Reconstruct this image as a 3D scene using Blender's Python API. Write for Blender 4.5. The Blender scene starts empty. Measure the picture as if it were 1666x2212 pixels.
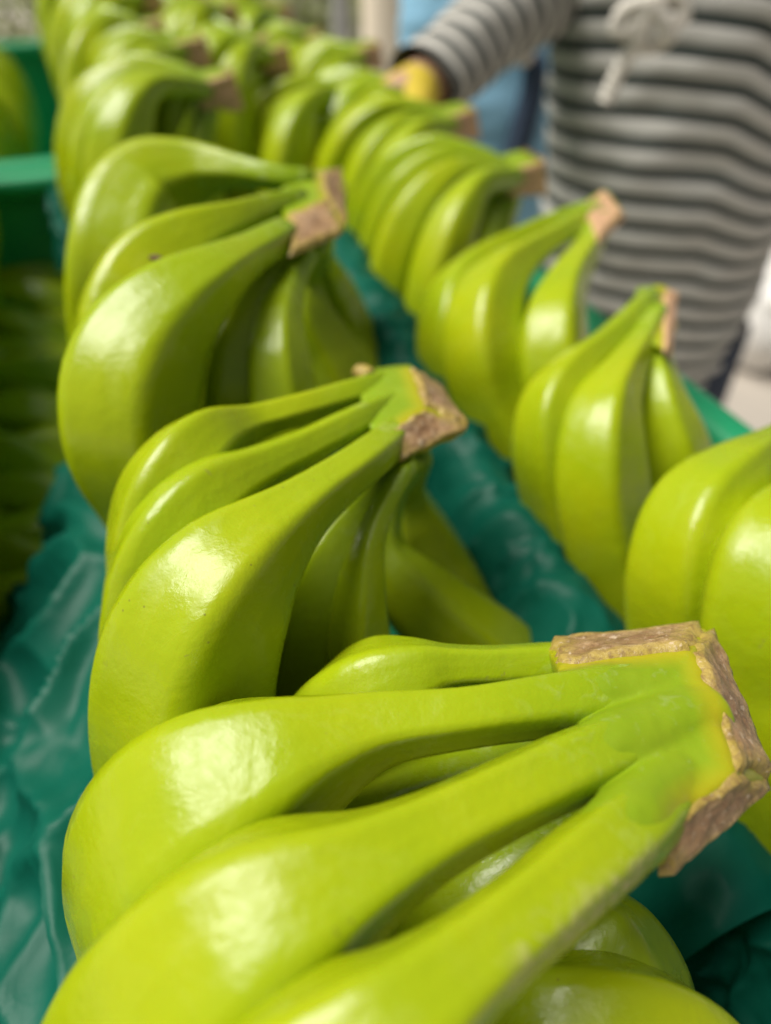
import bpy, bmesh, math, random
import numpy as np
from mathutils import Vector, Matrix, noise
R = math.radians
random.seed(7)
scene = bpy.context.scene
col = scene.collection

# ------------------------------------------------------------------ camera
CAM_Z = 1.25
PITCH, YAW, FPX = R(41), R(20.3), 1600.0
camd = bpy.data.cameras.new('camera')
cam = bpy.data.objects.new('camera', camd); col.objects.link(cam)
cam.location = (0, 0, CAM_Z)
cam.rotation_euler = (R(90) - PITCH, 0, -YAW)
camd.sensor_fit = 'HORIZONTAL'; camd.sensor_width = 36; camd.lens = 36 * FPX / 1666
camd.clip_start = 0.01; camd.clip_end = 200
camd.dof.use_dof = True; camd.dof.focus_distance = 0.158; camd.dof.aperture_fstop = 8.0
scene.camera = cam

# ------------------------------------------------------------------ sky and sun
SUN_EL, SUN_AZ = 62, -66          # azimuth clockwise from +Y
w = bpy.data.worlds.new('World'); scene.world = w; w.use_nodes = True
wn = w.node_tree.nodes; wl = w.node_tree.links
sky = wn.new('ShaderNodeTexSky'); sky.sky_type = 'NISHITA'; sky.sun_disc = False
sky.sun_elevation = R(SUN_EL); sky.sun_rotation = R(SUN_AZ)
sky.dust_density = 4.0; sky.air_density = 1.0
hs = wn.new('ShaderNodeHueSaturation'); hs.inputs['Saturation'].default_value = 0.3
bg = wn['Background']; bg.inputs['Strength'].default_value = 0.05
wl.new(sky.outputs[0], hs.inputs['Color']); wl.new(hs.outputs[0], bg.inputs['Color'])
sd = bpy.data.lights.new('sun', 'SUN'); sd.energy = 4.8; sd.angle = R(38); sd.color = (1, .96, .88)
sun = bpy.data.objects.new('sun', sd); col.objects.link(sun)
sun.location = (0, 0, 5)
sdir = Vector((math.sin(R(SUN_AZ)) * math.cos(R(SUN_EL)), math.cos(R(SUN_AZ)) * math.cos(R(SUN_EL)), math.sin(R(SUN_EL))))
sun.rotation_euler = sdir.to_track_quat('Z', 'Y').to_euler()
vs = scene.view_settings
vs.view_transform = 'Standard'; vs.look = 'None'; vs.gamma = 1; vs.exposure = -0.06; vs.use_curve_mapping = False

# ------------------------------------------------------------------ helpers
HEAD = Vector((math.sin(YAW), math.cos(YAW), 0)); RIGHT = Vector((math.cos(YAW), -math.sin(YAW), 0)); UP = Vector((0, 0, 1))
CAM = Vector((0, 0, CAM_Z))
def ray(x, y):
    a = (x - 833) / FPX; v = -(y - 1106) / FPX
    return RIGHT * a + HEAD * (math.cos(PITCH) + v * math.sin(PITCH)) + UP * (-math.sin(PITCH) + v * math.cos(PITCH))
def P(x, y, H):
    d = ray(x, y); return CAM + d * (-H / d.z)
def PD(x, y, D):
    return CAM + ray(x, y) * D
def depth(p):
    q = p - CAM; return q.dot(HEAD) * math.cos(PITCH) - q.z * math.sin(PITCH)
def hf(r, f, u):                       # heading frame: right, forward, up of the camera
    return CAM + RIGHT * r + HEAD * f + UP * u
def link(name, me, mat=None, parent=None, smooth=True):
    o = bpy.data.objects.new(name, me); col.objects.link(o)
    if mat: me.materials.append(mat)
    if smooth:
        me.polygons.foreach_set('use_smooth', [True] * len(me.polygons))
    if parent:
        o.parent = parent; o.matrix_parent_inverse = Matrix.Translation(-parent.location)
    return o
def mesh(name, verts, faces, mat=None, parent=None, smooth=True, attrs=None):
    me = bpy.data.meshes.new(name); me.from_pydata([tuple(v) for v in verts], [], faces); me.update()
    for k, vals in (attrs or {}).items():
        a = me.attributes.new(k, 'FLOAT', 'POINT'); a.data.foreach_set('value', vals)
    return link(name, me, mat, parent, smooth)
def empty(name, loc, label, cat, group=None):
    o = bpy.data.objects.new(name, None); col.objects.link(o); o.location = loc; o.empty_display_size = .02
    tag(o, label, cat, group); return o
def tag(o, label=None, cat=None, group=None, kind=None):
    if label: o['label'] = label
    if cat: o['category'] = cat
    if group: o['group'] = group
    if kind: o['kind'] = kind
    return o
def catmull(pts, n):
    """pts: list of tuples of floats; n samples"""
    m = len(pts); out = []
    ext = [tuple(2 * a - b for a, b in zip(pts[0], pts[1]))] + list(pts) + [tuple(2 * a - b for a, b in zip(pts[-1], pts[-2]))]
    for i in range(n):
        t = i / (n - 1) * (m - 1); k = min(int(t), m - 2); t -= k
        p0, p1, p2, p3 = ext[k:k + 4]
        out.append(tuple(.5 * (2 * b + (c - a) * t + (2 * a - 5 * b + 4 * c - d) * t * t + (3 * b - a - 3 * c + d) * t ** 3)
                         for a, b, c, d in zip(p0, p1, p2, p3)))
    return out
def tube_grid(path, na, prof):
    """path: list of (Vector, r); prof(i,theta)->multiplier. returns verts, faces (open ends capped with fans)"""
    n = len(path); T = []
    for i in range(n):
        T.append((path[min(i + 1, n - 1)][0] - path[max(i - 1, 0)][0]).normalized())
    ref = UP if abs(T[0].z) < .9 else HEAD
    N = (ref - T[0] * ref.dot(T[0])).normalized(); verts = []
    for i in range(n):
        N = (N - T[i] * N.dot(T[i])).normalized(); B = T[i].cross(N)
        c, r = path[i]
        for j in range(na):
            th = 2 * math.pi * j / na; k = prof(i, th) * r
            verts.append(c + N * (math.cos(th) * k) + B * (math.sin(th) * k))
    faces = [(i * na + j, i * na + (j + 1) % na, (i + 1) * na + (j + 1) % na, (i + 1) * na + j) for i in range(n - 1) for j in range(na)]
    a = len(verts); verts.append(path[0][0]); verts.append(path[-1][0])
    faces += [(a, (j + 1) % na, j) for j in range(na)]
    o = (n - 1) * na
    faces += [(a + 1, o + j, o + (j + 1) % na) for j in range(na)]
    return verts, faces
def tube(name, pts, mat, parent=None, n=40, na=12, prof=lambda i, t: 1):
    s = catmull([(*p, r) for p, r in pts], n)
    v, f = tube_grid([(Vector(q[:3]), max(q[3], .0004)) for q in s], na, prof)
    return mesh(name, v, f, mat, parent)
def boxbm(bm, c, s, rot=None):
    m = Matrix.Translation(Vector(c)) @ (rot.to_4x4() if rot else Matrix()) @ Matrix.Diagonal((*s, 1))
    return bmesh.ops.create_cube(bm, size=1, matrix=m)['verts']
def bmobj(name, bm, mat, parent=None, bevel=0, smooth=False):
    if bevel:
        bmesh.ops.bevel(bm, geom=bm.edges[:], offset=bevel, segments=3, affect='EDGES', profile=.6)
    me = bpy.data.meshes.new(name); bm.to_mesh(me); bm.free()
    return link(name, me, mat, parent, smooth)
def box(name, c, s, mat, parent=None, bevel=0.003, rot=None):
    bm = bmesh.new(); boxbm(bm, c, s, rot); return bmobj(name, bm, mat, parent, bevel, bevel > 0)

# ------------------------------------------------------------------ materials
class NT:
    def __init__(s, name):
        s.m = bpy.data.materials.new(name); s.m.use_nodes = True
        s.t = s.m.node_tree; s.b = s.t.nodes['Principled BSDF']
    def n(s, kind, **kw):
        x = s.t.nodes.new('ShaderNode' + kind)
        for k, v in kw.items():
            if k in x.inputs: x.inputs[k].default_value = v
            else: setattr(x, k, v)
        return x
    def l(s, a, b): s.t.links.new(a, b)
    def coord(s):
        return s.n('TexCoord').outputs['Object']
    def noise(s, scale, detail=3, rough=.5, vec=None, dist=0):
        x = s.n('TexNoise'); x.inputs['Scale'].default_value = scale; x.inputs['Detail'].default_value = detail
        x.inputs['Roughness'].default_value = rough; x.inputs['Distortion'].default_value = dist
        s.l(vec if vec else s.coord(), x.inputs['Vector']); return x.outputs['Fac']
    def ramp(s, fac, stops, interp='LINEAR'):
        x = s.n('ValToRGB'); e = x.color_ramp.elements; x.color_ramp.interpolation = interp
        while len(e) < len(stops): e.new(.5)
        for el, (p, c) in zip(e, stops):
            el.position = p; el.color = (*c, 1) if len(c) == 3 else c
        s.l(fac, x.inputs[0]); return x.outputs[0]
    def mix(s, fac, a, b, mode='MIX'):
        x = s.n('Mix', data_type='RGBA', blend_type=mode)
        for i, v in ((0, fac), (6, a), (7, b)):
            if hasattr(v, 'is_linked') or hasattr(v, 'links'): s.l(v, x.inputs[i])
            else: x.inputs[i].default_value = v if i == 0 else (*v, 1)
        return x.outputs[2]
    def math(s, op, a, b=0.0, c=0.0):
        x = s.n('Math', operation=op)
        for i, v in ((0, a), (1, b), (2, c)):
            if hasattr(v, 'links'): s.l(v, x.inputs[i])
            else: x.inputs[i].default_value = v
        return x.outputs[0]
    def attr(s, name):
        return s.n('Attribute', attribute_name=name).outputs['Fac']
    def bump(s, h, strength, dist=.001, prev=None):
        x = s.n('Bump'); x.inputs['Strength'].default_value = strength; x.inputs['Distance'].default_value = dist
        s.l(h, x.inputs['Height'])
        if prev: s.l(prev, x.inputs['Normal'])
        return x.outputs[0]
    def out(s, color=None, rough=None, normal=None, **kw):
        for sock, v in (('Base Color', color), ('Roughness', rough), ('Normal', normal)):
            if v is None: continue
            if hasattr(v, 'links'): s.l(v, s.b.inputs[sock])
            else: s.b.inputs[sock].default_value = (*v, 1) if sock == 'Base Color' else v
        for k, v in kw.items(): s.b.inputs[k.replace('_', ' ')].default_value = v
        return s.m
def plain(name, c, rough=.6, nscale=20, var=.25, bumps=.2, bd=.002, **kw):
    t = NT(name); f = t.noise(nscale, 4, .6)
    cc = t.mix(f, tuple(x * (1 - var) for x in c), tuple(min(1, x * (1 + var)) for x in c))
    return t.out(cc, rough, t.bump(t.noise(nscale * 4, 4), bumps, bd), **kw)

def banana_mat():
    t = NT('banana skin'); co = t.coord()
    oi = t.n('ObjectInfo').outputs['Random']
    big = t.noise(28, 2, .5); fine = t.noise(420, 3, .6)
    c = t.mix(t.ramp(big, [(.35, (0, 0, 0)), (.7, (1, 1, 1))]), (.335, .425, .004), (.425, .475, .004))
    c = t.mix(t.math('MULTIPLY', oi, .45), c, (.275, .405, .005))
    # greener, cooler tone towards the stalk
    c = t.mix(t.ramp(t.attr('along'), [(0, (.95,) * 3), (.10, (.6,) * 3), (.24, (.15,) * 3), (.4, (0, 0, 0))]), c, (.215, .345, .008))
    c = t.mix(t.math('MULTIPLY', fine, .16), c, (.24, .36, .02))
    # tiny brown specks
    v = t.n('TexVoronoi', feature='F1'); v.inputs['Scale'].default_value = 320; t.l(co, v.inputs['Vector'])
    sp = t.math('MULTIPLY', t.math('LESS_THAN', v.outputs['Distance'], .10), t.math('GREATER_THAN', t.noise(60, 2), .64))
    c = t.mix(t.math('MULTIPLY', sp, .55), c, (.16, .13, .03))
    # small rubbed marks and thin scratches
    mp = t.n('Mapping'); mp.inputs['Scale'].default_value = (1, 1, .35); t.l(co, mp.inputs[0])
    mk = t.ramp(t.noise(150, 6, .72, vec=mp.outputs[0], dist=.4), [(.665, (0, 0, 0)), (.70, (1, 1, 1))])
    c = t.mix(t.math('MULTIPLY', mk, .5), c, (.24, .20, .06))
    # rubbed, pale corky scuffs
    sc = t.math('MULTIPLY', t.attr('scuff'), t.ramp(t.noise(260, 4, .7, dist=1.5), [(.44, (0, 0, 0)), (.6, (1, 1, 1))]))
    c = t.mix(t.math('MULTIPLY', sc, .85), c, (.55, .50, .24))
    # latex dribble and waxy bloom near the stalk
    wx = t.math('MULTIPLY', t.ramp(t.attr('along'), [(0, (1, 1, 1)), (.10, (.6, .6, .6)), (.24, (0, 0, 0))]),
                t.ramp(t.noise(170, 4, .65, dist=.8), [(.54, (0, 0, 0)), (.72, (1, 1, 1))]))
    c = t.mix(t.math('MULTIPLY', wx, .55), c, (.52, .60, .26))
    rg = t.ramp(t.noise(65, 6, .7, dist=.9), [(.3, (.15,) * 3), (.50, (.22,) * 3), (.58, (.36,) * 3), (.8, (.48,) * 3)])
    rg = t.mix(sc, rg, (.6, .6, .6))
    nb = t.bump(t.noise(70, 3, .55), .20, .0028)
    nb = t.bump(t.noise(300, 5, .7), .22, .0008, nb)
    nb = t.bump(t.noise(1400, 2, .5), .15, .0002, nb)
    nb = t.bump(wx, .25, .0006, nb); nb = t.bump(sc, .4, .0006, nb)
    return t.out(c, rg, nb, Specular_IOR_Level=.42, Subsurface_Weight=.06, Subsurface_Scale=.004)
def crown_mat():
    t = NT('crown skin')
    n1 = t.noise(70, 4, .6); n2 = t.noise(230, 4, .7, dist=.8)
    c = t.mix(n1, (.19, .31, .007), (.27, .37, .007))
    wx = t.ramp(n2, [(.58, (0, 0, 0)), (.8, (1, 1, 1))])
    c = t.mix(t.math('MULTIPLY', wx, .4), c, (.42, .50, .22))
    c = t.mix(t.ramp(t.attr('near_cut'), [(.1, (0, 0, 0)), (1, (.75,) * 3)]), c, (.46, .38, .008))
    nb = t.bump(t.noise(200, 4, .6), .2, .0006); nb = t.bump(wx, .2, .0003, nb)
    return t.out(c, t.ramp(n1, [(.3, (.28,) * 3), (.8, (.5,) * 3)]), nb, Subsurface_Weight=.06, Subsurface_Scale=.004)
def cut_mat(pale=False):
    t = NT('cut crown flesh')
    st = t.n('Mapping'); t.l(t.coord(), st.inputs[0])
    n1 = t.noise(120, 5, .7, dist=1.2); n2 = t.noise(420, 4, .7, dist=.5)
    e = t.attr('rim')
    c = t.ramp(n1, [(.3, (.24, .12, .05)), (.43, (.40, .24, .11)), (.55, (.50, .32, .16)), (.72, (.62, .44, .26))])
    c = t.mix(t.ramp(e, [(.0, (0, 0, 0)), (.45, (.1,) * 3), (1, (.7,) * 3)]), c, (.17, .085, .045))
    c = t.mix(t.ramp(e, [(.0, (.85,) * 3), (.14, (.6,) * 3), (.4, (0, 0, 0))]), c, (.44, .34, .05))
    c = t.mix(t.ramp(t.noise(300, 5, .75, dist=.8), [(.46, (0, 0, 0)), (.62, (.65,) * 3)]), c, (.19, .10, .05))
    c = t.mix(t.ramp(n2, [(.58, (0, 0, 0)), (.68, (.85,) * 3)]), c, (.66, .52, .36))
    if pale: c = t.mix(.6, c, (.74, .44, .26))
    nb = t.bump(n2, .6, .0007); nb = t.bump(n1, .3, .001, nb)
    return t.out(c, t.ramp(n2, [(.3, (.3,) * 3), (.7, (.65,) * 3)]), nb)
def liner_mat():
    t = NT('teal plastic film')
    n1 = t.noise(30, 4, .6); 
    c = t.mix(n1, (.004, .125, .080), (.010, .22, .145))
    nb = t.bump(t.noise(90, 3, .5, dist=1), .2, .0012)
    m = t.out(c, .42, nb, Specular_IOR_Level=.3)
    tr = t.n('BsdfTranslucent'); t.l(c, tr.inputs['Color'])
    mx = t.n('MixShader'); mx.inputs[0].default_value = .45
    out = t.t.nodes['Material Output']
    t.l(t.b.outputs[0], mx.inputs[1]); t.l(tr.outputs[0], mx.inputs[2]); t.l(mx.outputs[0], out.inputs['Surface'])
    return m
M_BAN, M_CROWN, M_CUT, M_FILM = banana_mat(), crown_mat(), cut_mat(), liner_mat()
M_CUTP = cut_mat(True)
M_TIP = plain('dry flower end', (.05, .035, .02), .8, 200, .5, .8)
M_CRATE = plain('green crate plastic', (.012, .30, .125), .42, 15, .12, .12)

# ------------------------------------------------------------------ ground
me = bpy.data.meshes.new('ground'); S = 60
me.from_pydata([(-S, -S, 0), (S, -S, 0), (S, S, 0), (-S, S, 0)], [], [(0, 1, 2, 3)])
g = link('ground', me, plain('pale concrete', (.46, .41, .35), .85, 3, .3, .4, .004), smooth=False); tag(g, kind='structure')

# ------------------------------------------------------------------ bananas
CHECK = []
def make_banana(parent, pts, ridge=0.0, amp=.08, tail=True, scuff=None, n=64, na=36, tip=False, length=.185, tdir=(.5, 0, -1)):
    """pts: [(Vector, radius m)] stalk to tip"""
    pts = list(pts)
    L = sum((pts[i + 1][0] - pts[i][0]).length for i in range(len(pts) - 1))
    if tail:
        p, r = pts[-1]; d = (p - pts[-2][0]).normalized(); rest = max(length - L, .05)
        td = Vector(tdir)
        for k, (fr, rr) in enumerate(((.4, 1.0), (.33, .82), (.2, .45), (.07, .25))):
            d = (d + td * .25).normalized(); p = p + d * rest * fr; pts.append((p, r * rr))
    CHECK.append(max(r for _, r in pts))
    s = catmull([(*p, r) for p, r in pts], n)
    # even arc-length parameter for colour
    path = [(Vector(q[:3]), max(q[3], .002)) for q in s]
    acc0 = 0
    for i in range(n):
        if i: acc0 += (path[i][0] - path[i - 1][0]).length
        k = min(1, acc0 / .006)
        path[i] = (path[i][0], path[i][1] * (.55 + .45 * math.sqrt(max(0, 1 - (1 - k) ** 2))))
    acc = [0]
    for i in range(1, n): acc.append(acc[-1] + (path[i][0] - path[i - 1][0]).length)
    tot = acc[-1]
    sd = random.random() * 100; ph = R(ridge)
    wob = [noise.noise(Vector((sd, i * .13, 0))) for i in range(n)]
    def prof(i, th):
        a = acc[i] / tot
        A = amp * (.75 + .25 * min(1, max(0, (a - .12) / .15)))
        if a > .8: A *= 1 + (a - .8) * 3
        x = 5 * (th + ph + .05 * wob[i])
        nn = noise.noise(Vector((math.cos(th) * .8 + sd, math.sin(th) * .8, a * 5)))
        return 1 + A * math.cos(x) + A * .3 * math.cos(2 * x) + .02 * nn + .03 * math.cos(2 * th + sd)
    v, f = tube_grid(path, na, prof)
    al = [acc[i] / tot for i in range(n) for j in range(na)] + [0, 1]
    sc = [0.0] * len(v)
    if scuff:
        a, b, wd = scuff
        for i, q in enumerate(v):
            t = max(0, min(1, (q - a).dot(b - a) / (b - a).length_squared)); dd = (q - (a + (b - a) * t)).length
            sc[i] = max(0, 1 - dd / wd)
    o = mesh('banana', v, f, M_BAN, parent, True, {'along': al, 'scuff': sc})
    if tip:
        d = (path[-1][0] - path[-4][0]).normalized()
        tube('flower_tip', [(path[-1][0] - d * .004, .0042), (path[-1][0] + d * .002, .0045), (path[-1][0] + d * .005, .003)], M_TIP, o, 8, 10)
    return o
def px(pts, scale=1.0):
    """pixel control points (x, y, H below the lens, radius in pixels of the 1666 px wide picture)"""
    out = []
    for x, y, H, r in pts:
        p = P(x, y, H); out.append((p, r * depth(p) / FPX * scale))
    return out

def crown(parent, front, back, facets, stubs=(), voxel=.0008, rough=.0004, cutm=None, smooth=10):
    cutm = cutm or M_CUT
    """front / back: Vector rings of the block; facets: quads of Vectors that were cut by the knife; stubs: [(p, r, q, r2)]"""
    bm = bmesh.new()
    for p in list(front) + list(back): bm.verts.new(p)
    bmesh.ops.convex_hull(bm, input=bm.verts[:])
    loose = [v for v in bm.verts if not v.link_faces]
    bmesh.ops.delete(bm, geom=loose, context='VERTS')
    for p, r, q, r2 in stubs:
        vv, ff = tube_grid([(p.lerp(q, k / 8), r + (r2 - r) * k / 8) for k in range(9)], 16, lambda i, t: 1)
        nv = [bm.verts.new(x) for x in vv]
        for fc in ff: bm.faces.new([nv[k] for k in fc])
    me = bpy.data.meshes.new('crown'); bm.to_mesh(me); bm.free()
    o = bpy.data.objects.new('tmp', me); col.objects.link(o)
    m = o.modifiers.new('r', 'REMESH'); m.mode = 'VOXEL'; m.voxel_size = voxel
    m = o.modifiers.new('s', 'SMOOTH'); m.iterations = smooth; m.factor = .5
    dg = bpy.context.evaluated_depsgraph_get(); me2 = bpy.data.meshes.new_from_object(o.evaluated_get(dg))
    bpy.data.objects.remove(o)
    nvt = len(me2.vertices)
    co = np.empty(nvt * 3, 'f'); me2.vertices.foreach_get('co', co); co = co.reshape(-1, 3)
    nr = np.empty(nvt * 3, 'f'); me2.vertex_normals.foreach_get('vector', nr); nr = nr.reshape(-1, 3)
    dsp = np.array([noise.noise(c * 160) * rough + noise.noise(c * 420) * rough * .4 for c in map(Vector, co.tolist())], 'f')
    co = co + nr * dsp[:, None]; me2.vertices.foreach_set('co', co.ravel()); me2.update()
    best = np.full(nvt, 9.0)
    for q in facets:
        for k in range(len(q)):
            a, b = np.array(q[k]), np.array(q[(k + 1) % len(q)])
            t = np.clip((co - a) @ (b - a) / ((b - a) @ (b - a)), 0, 1)
            best = np.minimum(best, np.linalg.norm(co - (a + t[:, None] * (b - a)), axis=1))
    vals = np.clip(1 - best / .0055, 0, 1)
    a = me2.attributes.new('near_cut', 'FLOAT', 'POINT'); a.data.foreach_set('value', vals)
    me2.name = 'crown'; me2.materials.clear()
    ob = link('crown', me2, M_CROWN, parent)
    cen = sum(list(front) + list(back), Vector()) / (len(front) + len(back))
    for q in facets:
        N = 22; vs_, rim = [], []
        nm = (q[2] - q[0]).cross(q[3] - q[1]).normalized()
        mid = sum(q, Vector()) / 4
        if nm.dot(mid - cen) < 0: nm = -nm
        for i in range(N + 1):
            for j in range(N + 1):
                s, t = i / N, j / N
                p = (q[0] * (1 - s) + q[1] * s) * (1 - t) + (q[3] * (1 - s) + q[2] * s) * t
                e = min(s, 1 - s, t, 1 - t)
                p = p + (mid - p) * (.10 * noise.noise(p * 350) + .12 * noise.noise(p * 120) + .03)
                ee = min(1, e / .5); 
                k = noise.noise(p * 260) * .0005 + noise.noise(p * 90) * .0007 + noise.noise(p * 700) * .0004
                off = .0016 - (.0022 * max(0, 1 - e / .06) ** 2)
                vs_.append(p + nm * (off + k * min(1, e / .12 + .3))); rim.append(ee)
        fs = [(i * (N + 1) + j, (i + 1) * (N + 1) + j, (i + 1) * (N + 1) + j + 1, i * (N + 1) + j + 1) for i in range(N) for j in range(N)]
        mesh('cut_face', vs_, fs, cutm, ob, True, {'rim': rim})
    return ob
def Q(*l): return [P(*t) for t in l]

GL = 'banana hands packed in the near crate'
# ---- front hand
h1 = empty('banana_hand', P(1400, 1600, .145), 'large sharply focused green banana hand with big square brown-edged crown', 'bananas', GL)
make_banana(h1, px([(1470, 1490, .1345, 66), (1380, 1497, .1325, 70), (1280, 1508, .1300, 70), (1170, 1522, .1280, 68), (1000, 1547, .126, 65), (830, 1568, .127, 80), (720, 1605, .129, 114), (620, 1650, .132, 163), (505, 1712, .138, 212), (428, 1785, .146, 226), (388, 1880, .158, 224), (385, 1990, .178, 212)]), ridge=52)
make_banana(h1, px([(1500, 1560, .1325, 66), (1410, 1588, .1300, 72), (1320, 1622, .1270, 75), (1220, 1662, .1250, 77), (1080, 1728, .123, 80), (940, 1798, .122, 90), (810, 1866, .122, 118), (700, 1925, .124, 165), (590, 1992, .128, 212), (470, 2090, .136, 238), (372, 2225, .150, 250), (325, 2400, .172, 245)]), ridge=50)
make_banana(h1, px([(1500, 1655, .1315, 66), (1430, 1718, .1285, 76), (1365, 1785, .1245, 84), (1285, 1852, .1215, 89), (1160, 1960, .118, 93), (1030, 2068, .116, 103), (910, 2170, .116, 135), (800, 2260, .118, 180), (670, 2370, .124, 228), (550, 2510, .136, 250), (470, 2690, .156, 250)]), ridge=46,
            scuff=(P(1400, 1880, .120), P(1130, 2075, .114), .0055))
make_banana(h1, px([(1400, 1425, .148, 44), (1290, 1430, .1455, 46), (1180, 1434, .143, 47), (1060, 1440, .141, 46), (970, 1442, .140, 52), (900, 1455, .141, 82), (830, 1490, .146, 122), (775, 1560, .158, 150), (745, 1660, .175, 160)]), ridge=0)
# inner fingers of the front hand, seen through the gaps
make_banana(h1, px([(1270, 1600, .150, 50), (1130, 1640, .152, 55), (990, 1690, .155, 62), (870, 1750, .160, 95), (780, 1840, .172, 130), (730, 1960, .19, 150)]), ridge=15)
make_banana(h1, px([(1360, 1720, .150, 50), (1230, 1800, .152, 58), (1110, 1890, .156, 78), (1020, 1960, .165, 120), (960, 2080, .18, 150), (930, 2220, .20, 160)]), ridge=25)
make_banana(h1, px([(1420, 1780, .142, 45), (1290, 1840, .160, 50), (1170, 1920, .165, 75), (1060, 2030, .172, 110), (980, 2160, .185, 140), (960, 2300, .2, 150)]), ridge=40)
make_banana(h1, px([(1350, 1720, .150, 40), (1265, 1840, .166, 50), (1262, 1940, .174, 80), (1305, 2045, .178, 125), (1350, 2155, .186, 142), (1390, 2290, .203, 140)]), ridge=0)
c_front = Q((1205, 1440, .1275), (1340, 1424, .1262), (1496, 1404, .1250), (1545, 1538, .1240), (1592, 1672, .1230), (1405, 1790, .1225), (1310, 1700, .126), (1250, 1580, .128))
c_back = Q((1172, 1388, .141), (1360, 1364, .140), (1528, 1352, .138), (1662, 1684, .134), (1655, 1700, .134), (1436, 1894, .131), (1290, 1740, .15), (1230, 1600, .15))
crown(h1, c_front, c_back,
      [[c_front[0], c_front[2], c_back[2], c_back[0]], [c_front[2], c_front[4], c_back[3], c_back[2]], [c_front[4], c_front[5], c_back[5], c_back[3]]],
      stubs=[(P(1150, 1524, .1280), .0050, P(1290, 1506, .1300), .0069), (P(1290, 1506, .1300), .0069, P(1500, 1490, .1325), .0074),
             (P(1200, 1670, .1250), .0054, P(1330, 1616, .1272), .0073), (P(1330, 1616, .1272), .0073, P(1530, 1550, .1310), .0078),
             (P(1270, 1864, .1213), .0060, P(1358, 1788, .1246), .0074), (P(1358, 1788, .1246), .0074, P(1490, 1650, .1310), .0062)],
      voxel=.0006, rough=.0002, smooth=26)
# loose big bananas below the front hand
h1b = empty('loose_banana', P(1300, 2300, .22), 'pale plump single green banana lying low beneath the focused hand', 'banana')
make_banana(h1b, px([(900, 2260, .19, 60), (1000, 2240, .182, 90), (1120, 2235, .172, 130), (1270, 2245, .168, 165), (1420, 2290, .172, 175), (1520, 2390, .185, 165)]), ridge=30, length=.16, tdir=(.3, 0, -1))

# ---- second hand
h2 = empty('banana_hand', P(900, 900, .15), 'glossy green banana hand with fingers curling left and a wet brown cut knob crown', 'bananas', GL)
make_banana(h2, px([(890, 825, .134, 30), (840, 832, .131, 31), (770, 848, .128, 32), (640, 885, .127, 33), (540, 915, .127, 40), (440, 962, .124, 76), (382, 1050, .130, 108), (362, 1160, .145, 125), (370, 1290, .17, 132)]), ridge=0)
make_banana(h2, px([(890, 862, .132, 30), (845, 878, .1295, 33), (780, 905, .126, 35), (660, 965, .125, 40), (560, 1012, .125, 53), (455, 1072, .127, 90), (388, 1165, .135, 122), (358, 1290, .152, 136), (360, 1420, .175, 140)]), ridge=10)
make_banana(h2, px([(880, 905, .131, 36), (838, 955, .1275, 42), (795, 990, .1245, 46), (730, 1038, .123, 52), (650, 1100, .122, 68), (575, 1165, .124, 102), (500, 1242, .128, 145), (440, 1335, .136, 172), (408, 1435, .148, 183), (402, 1555, .165, 184)]), ridge=48)
make_banana(h2, px([(890, 990, .134, 22), (830, 1045, .138, 28), (770, 1110, .142, 38), (715, 1200, .15, 62), (685, 1310, .164, 82), (670, 1430, .182, 92), (670, 1560, .2, 95)]), ridge=0)
make_banana(h2, px([(890, 995, .132, 22), (840, 1070, .136, 26), (800, 1160, .142, 34), (780, 1260, .152, 52), (775, 1370, .166, 66), (790, 1480, .184, 76)]), ridge=30)
make_banana(h2, px([(900, 990, .15, 24), (845, 1080, .165, 30), (830, 1180, .178, 44), (880, 1270, .19, 74), (960, 1350, .205, 92), (1060, 1430, .225, 100)]), ridge=12)
make_banana(h2, px([(915, 980, .15, 24), (880, 1050, .175, 40), (880, 1130, .195, 78), (920, 1220, .215, 95), (980, 1330, .235, 100)]), ridge=10)
f2 = Q((770, 822, .127), (830, 800, .1255), (884, 793, .125), (916, 880, .123), (838, 932, .123), (790, 918, .125))
b2 = Q((778, 800, .140), (884, 786, .139), (948, 838, .137), (1012, 928, .131), (990, 950, .131), (862, 1000, .129), (800, 930, .14))
crown(h2, f2, b2, [[f2[2], f2[3], b2[3], b2[2]], [f2[3], f2[4], b2[5], b2[3]]],
      voxel=.0008, rough=.0003)
nub = tube('leaf_scar', [(P(800, 815, .130), .0030), (P(780, 803, .130), .0028), (P(765, 806, .131), .0014)], M_CUT, h2, 10, 10)

# ---- third hand
h3 = empty('banana_hand', P(680, 470, .14), 'green banana hand with one broad shiny finger and a two-faced tan crown', 'bananas', GL)
make_banana(h3, px([(680, 385, .106, 20), (600, 382, .105, 25), (510, 368, .104, 34), (430, 368, .106, 58), (340, 400, .112, 92), (285, 470, .122, 108), (262, 570, .137, 110), (262, 680, .16, 110)]), ridge=15)
make_banana(h3, px([(660, 425, .106, 22), (590, 445, .105, 28), (500, 480, .104, 42), (420, 520, .107, 70), (340, 580, .114, 98), (290, 670, .125, 112), (275, 790, .142, 115), (290, 900, .16, 115)]), ridge=10)
make_banana(h3, px([(618, 502, .107, 34), (590, 520, .105, 38), (530, 555, .104, 45), (460, 602, .104, 66), (390, 657, .108, 98), (326, 732, .116, 126), (284, 832, .127, 140), (285, 940, .142, 136), (330, 1040, .164, 122)]), ridge=60)
make_banana(h3, px([(660, 530, .11, 20), (600, 575, .115, 26), (560, 640, .122, 50), (530, 730, .132, 80), (520, 830, .146, 92), (525, 940, .165, 95)]), ridge=5)
make_banana(h3, px([(670, 540, .112, 22), (635, 600, .117, 27), (605, 680, .123, 46), (600, 770, .132, 62), (610, 870, .146, 72), (620, 970, .162, 76)]), ridge=30)
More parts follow.
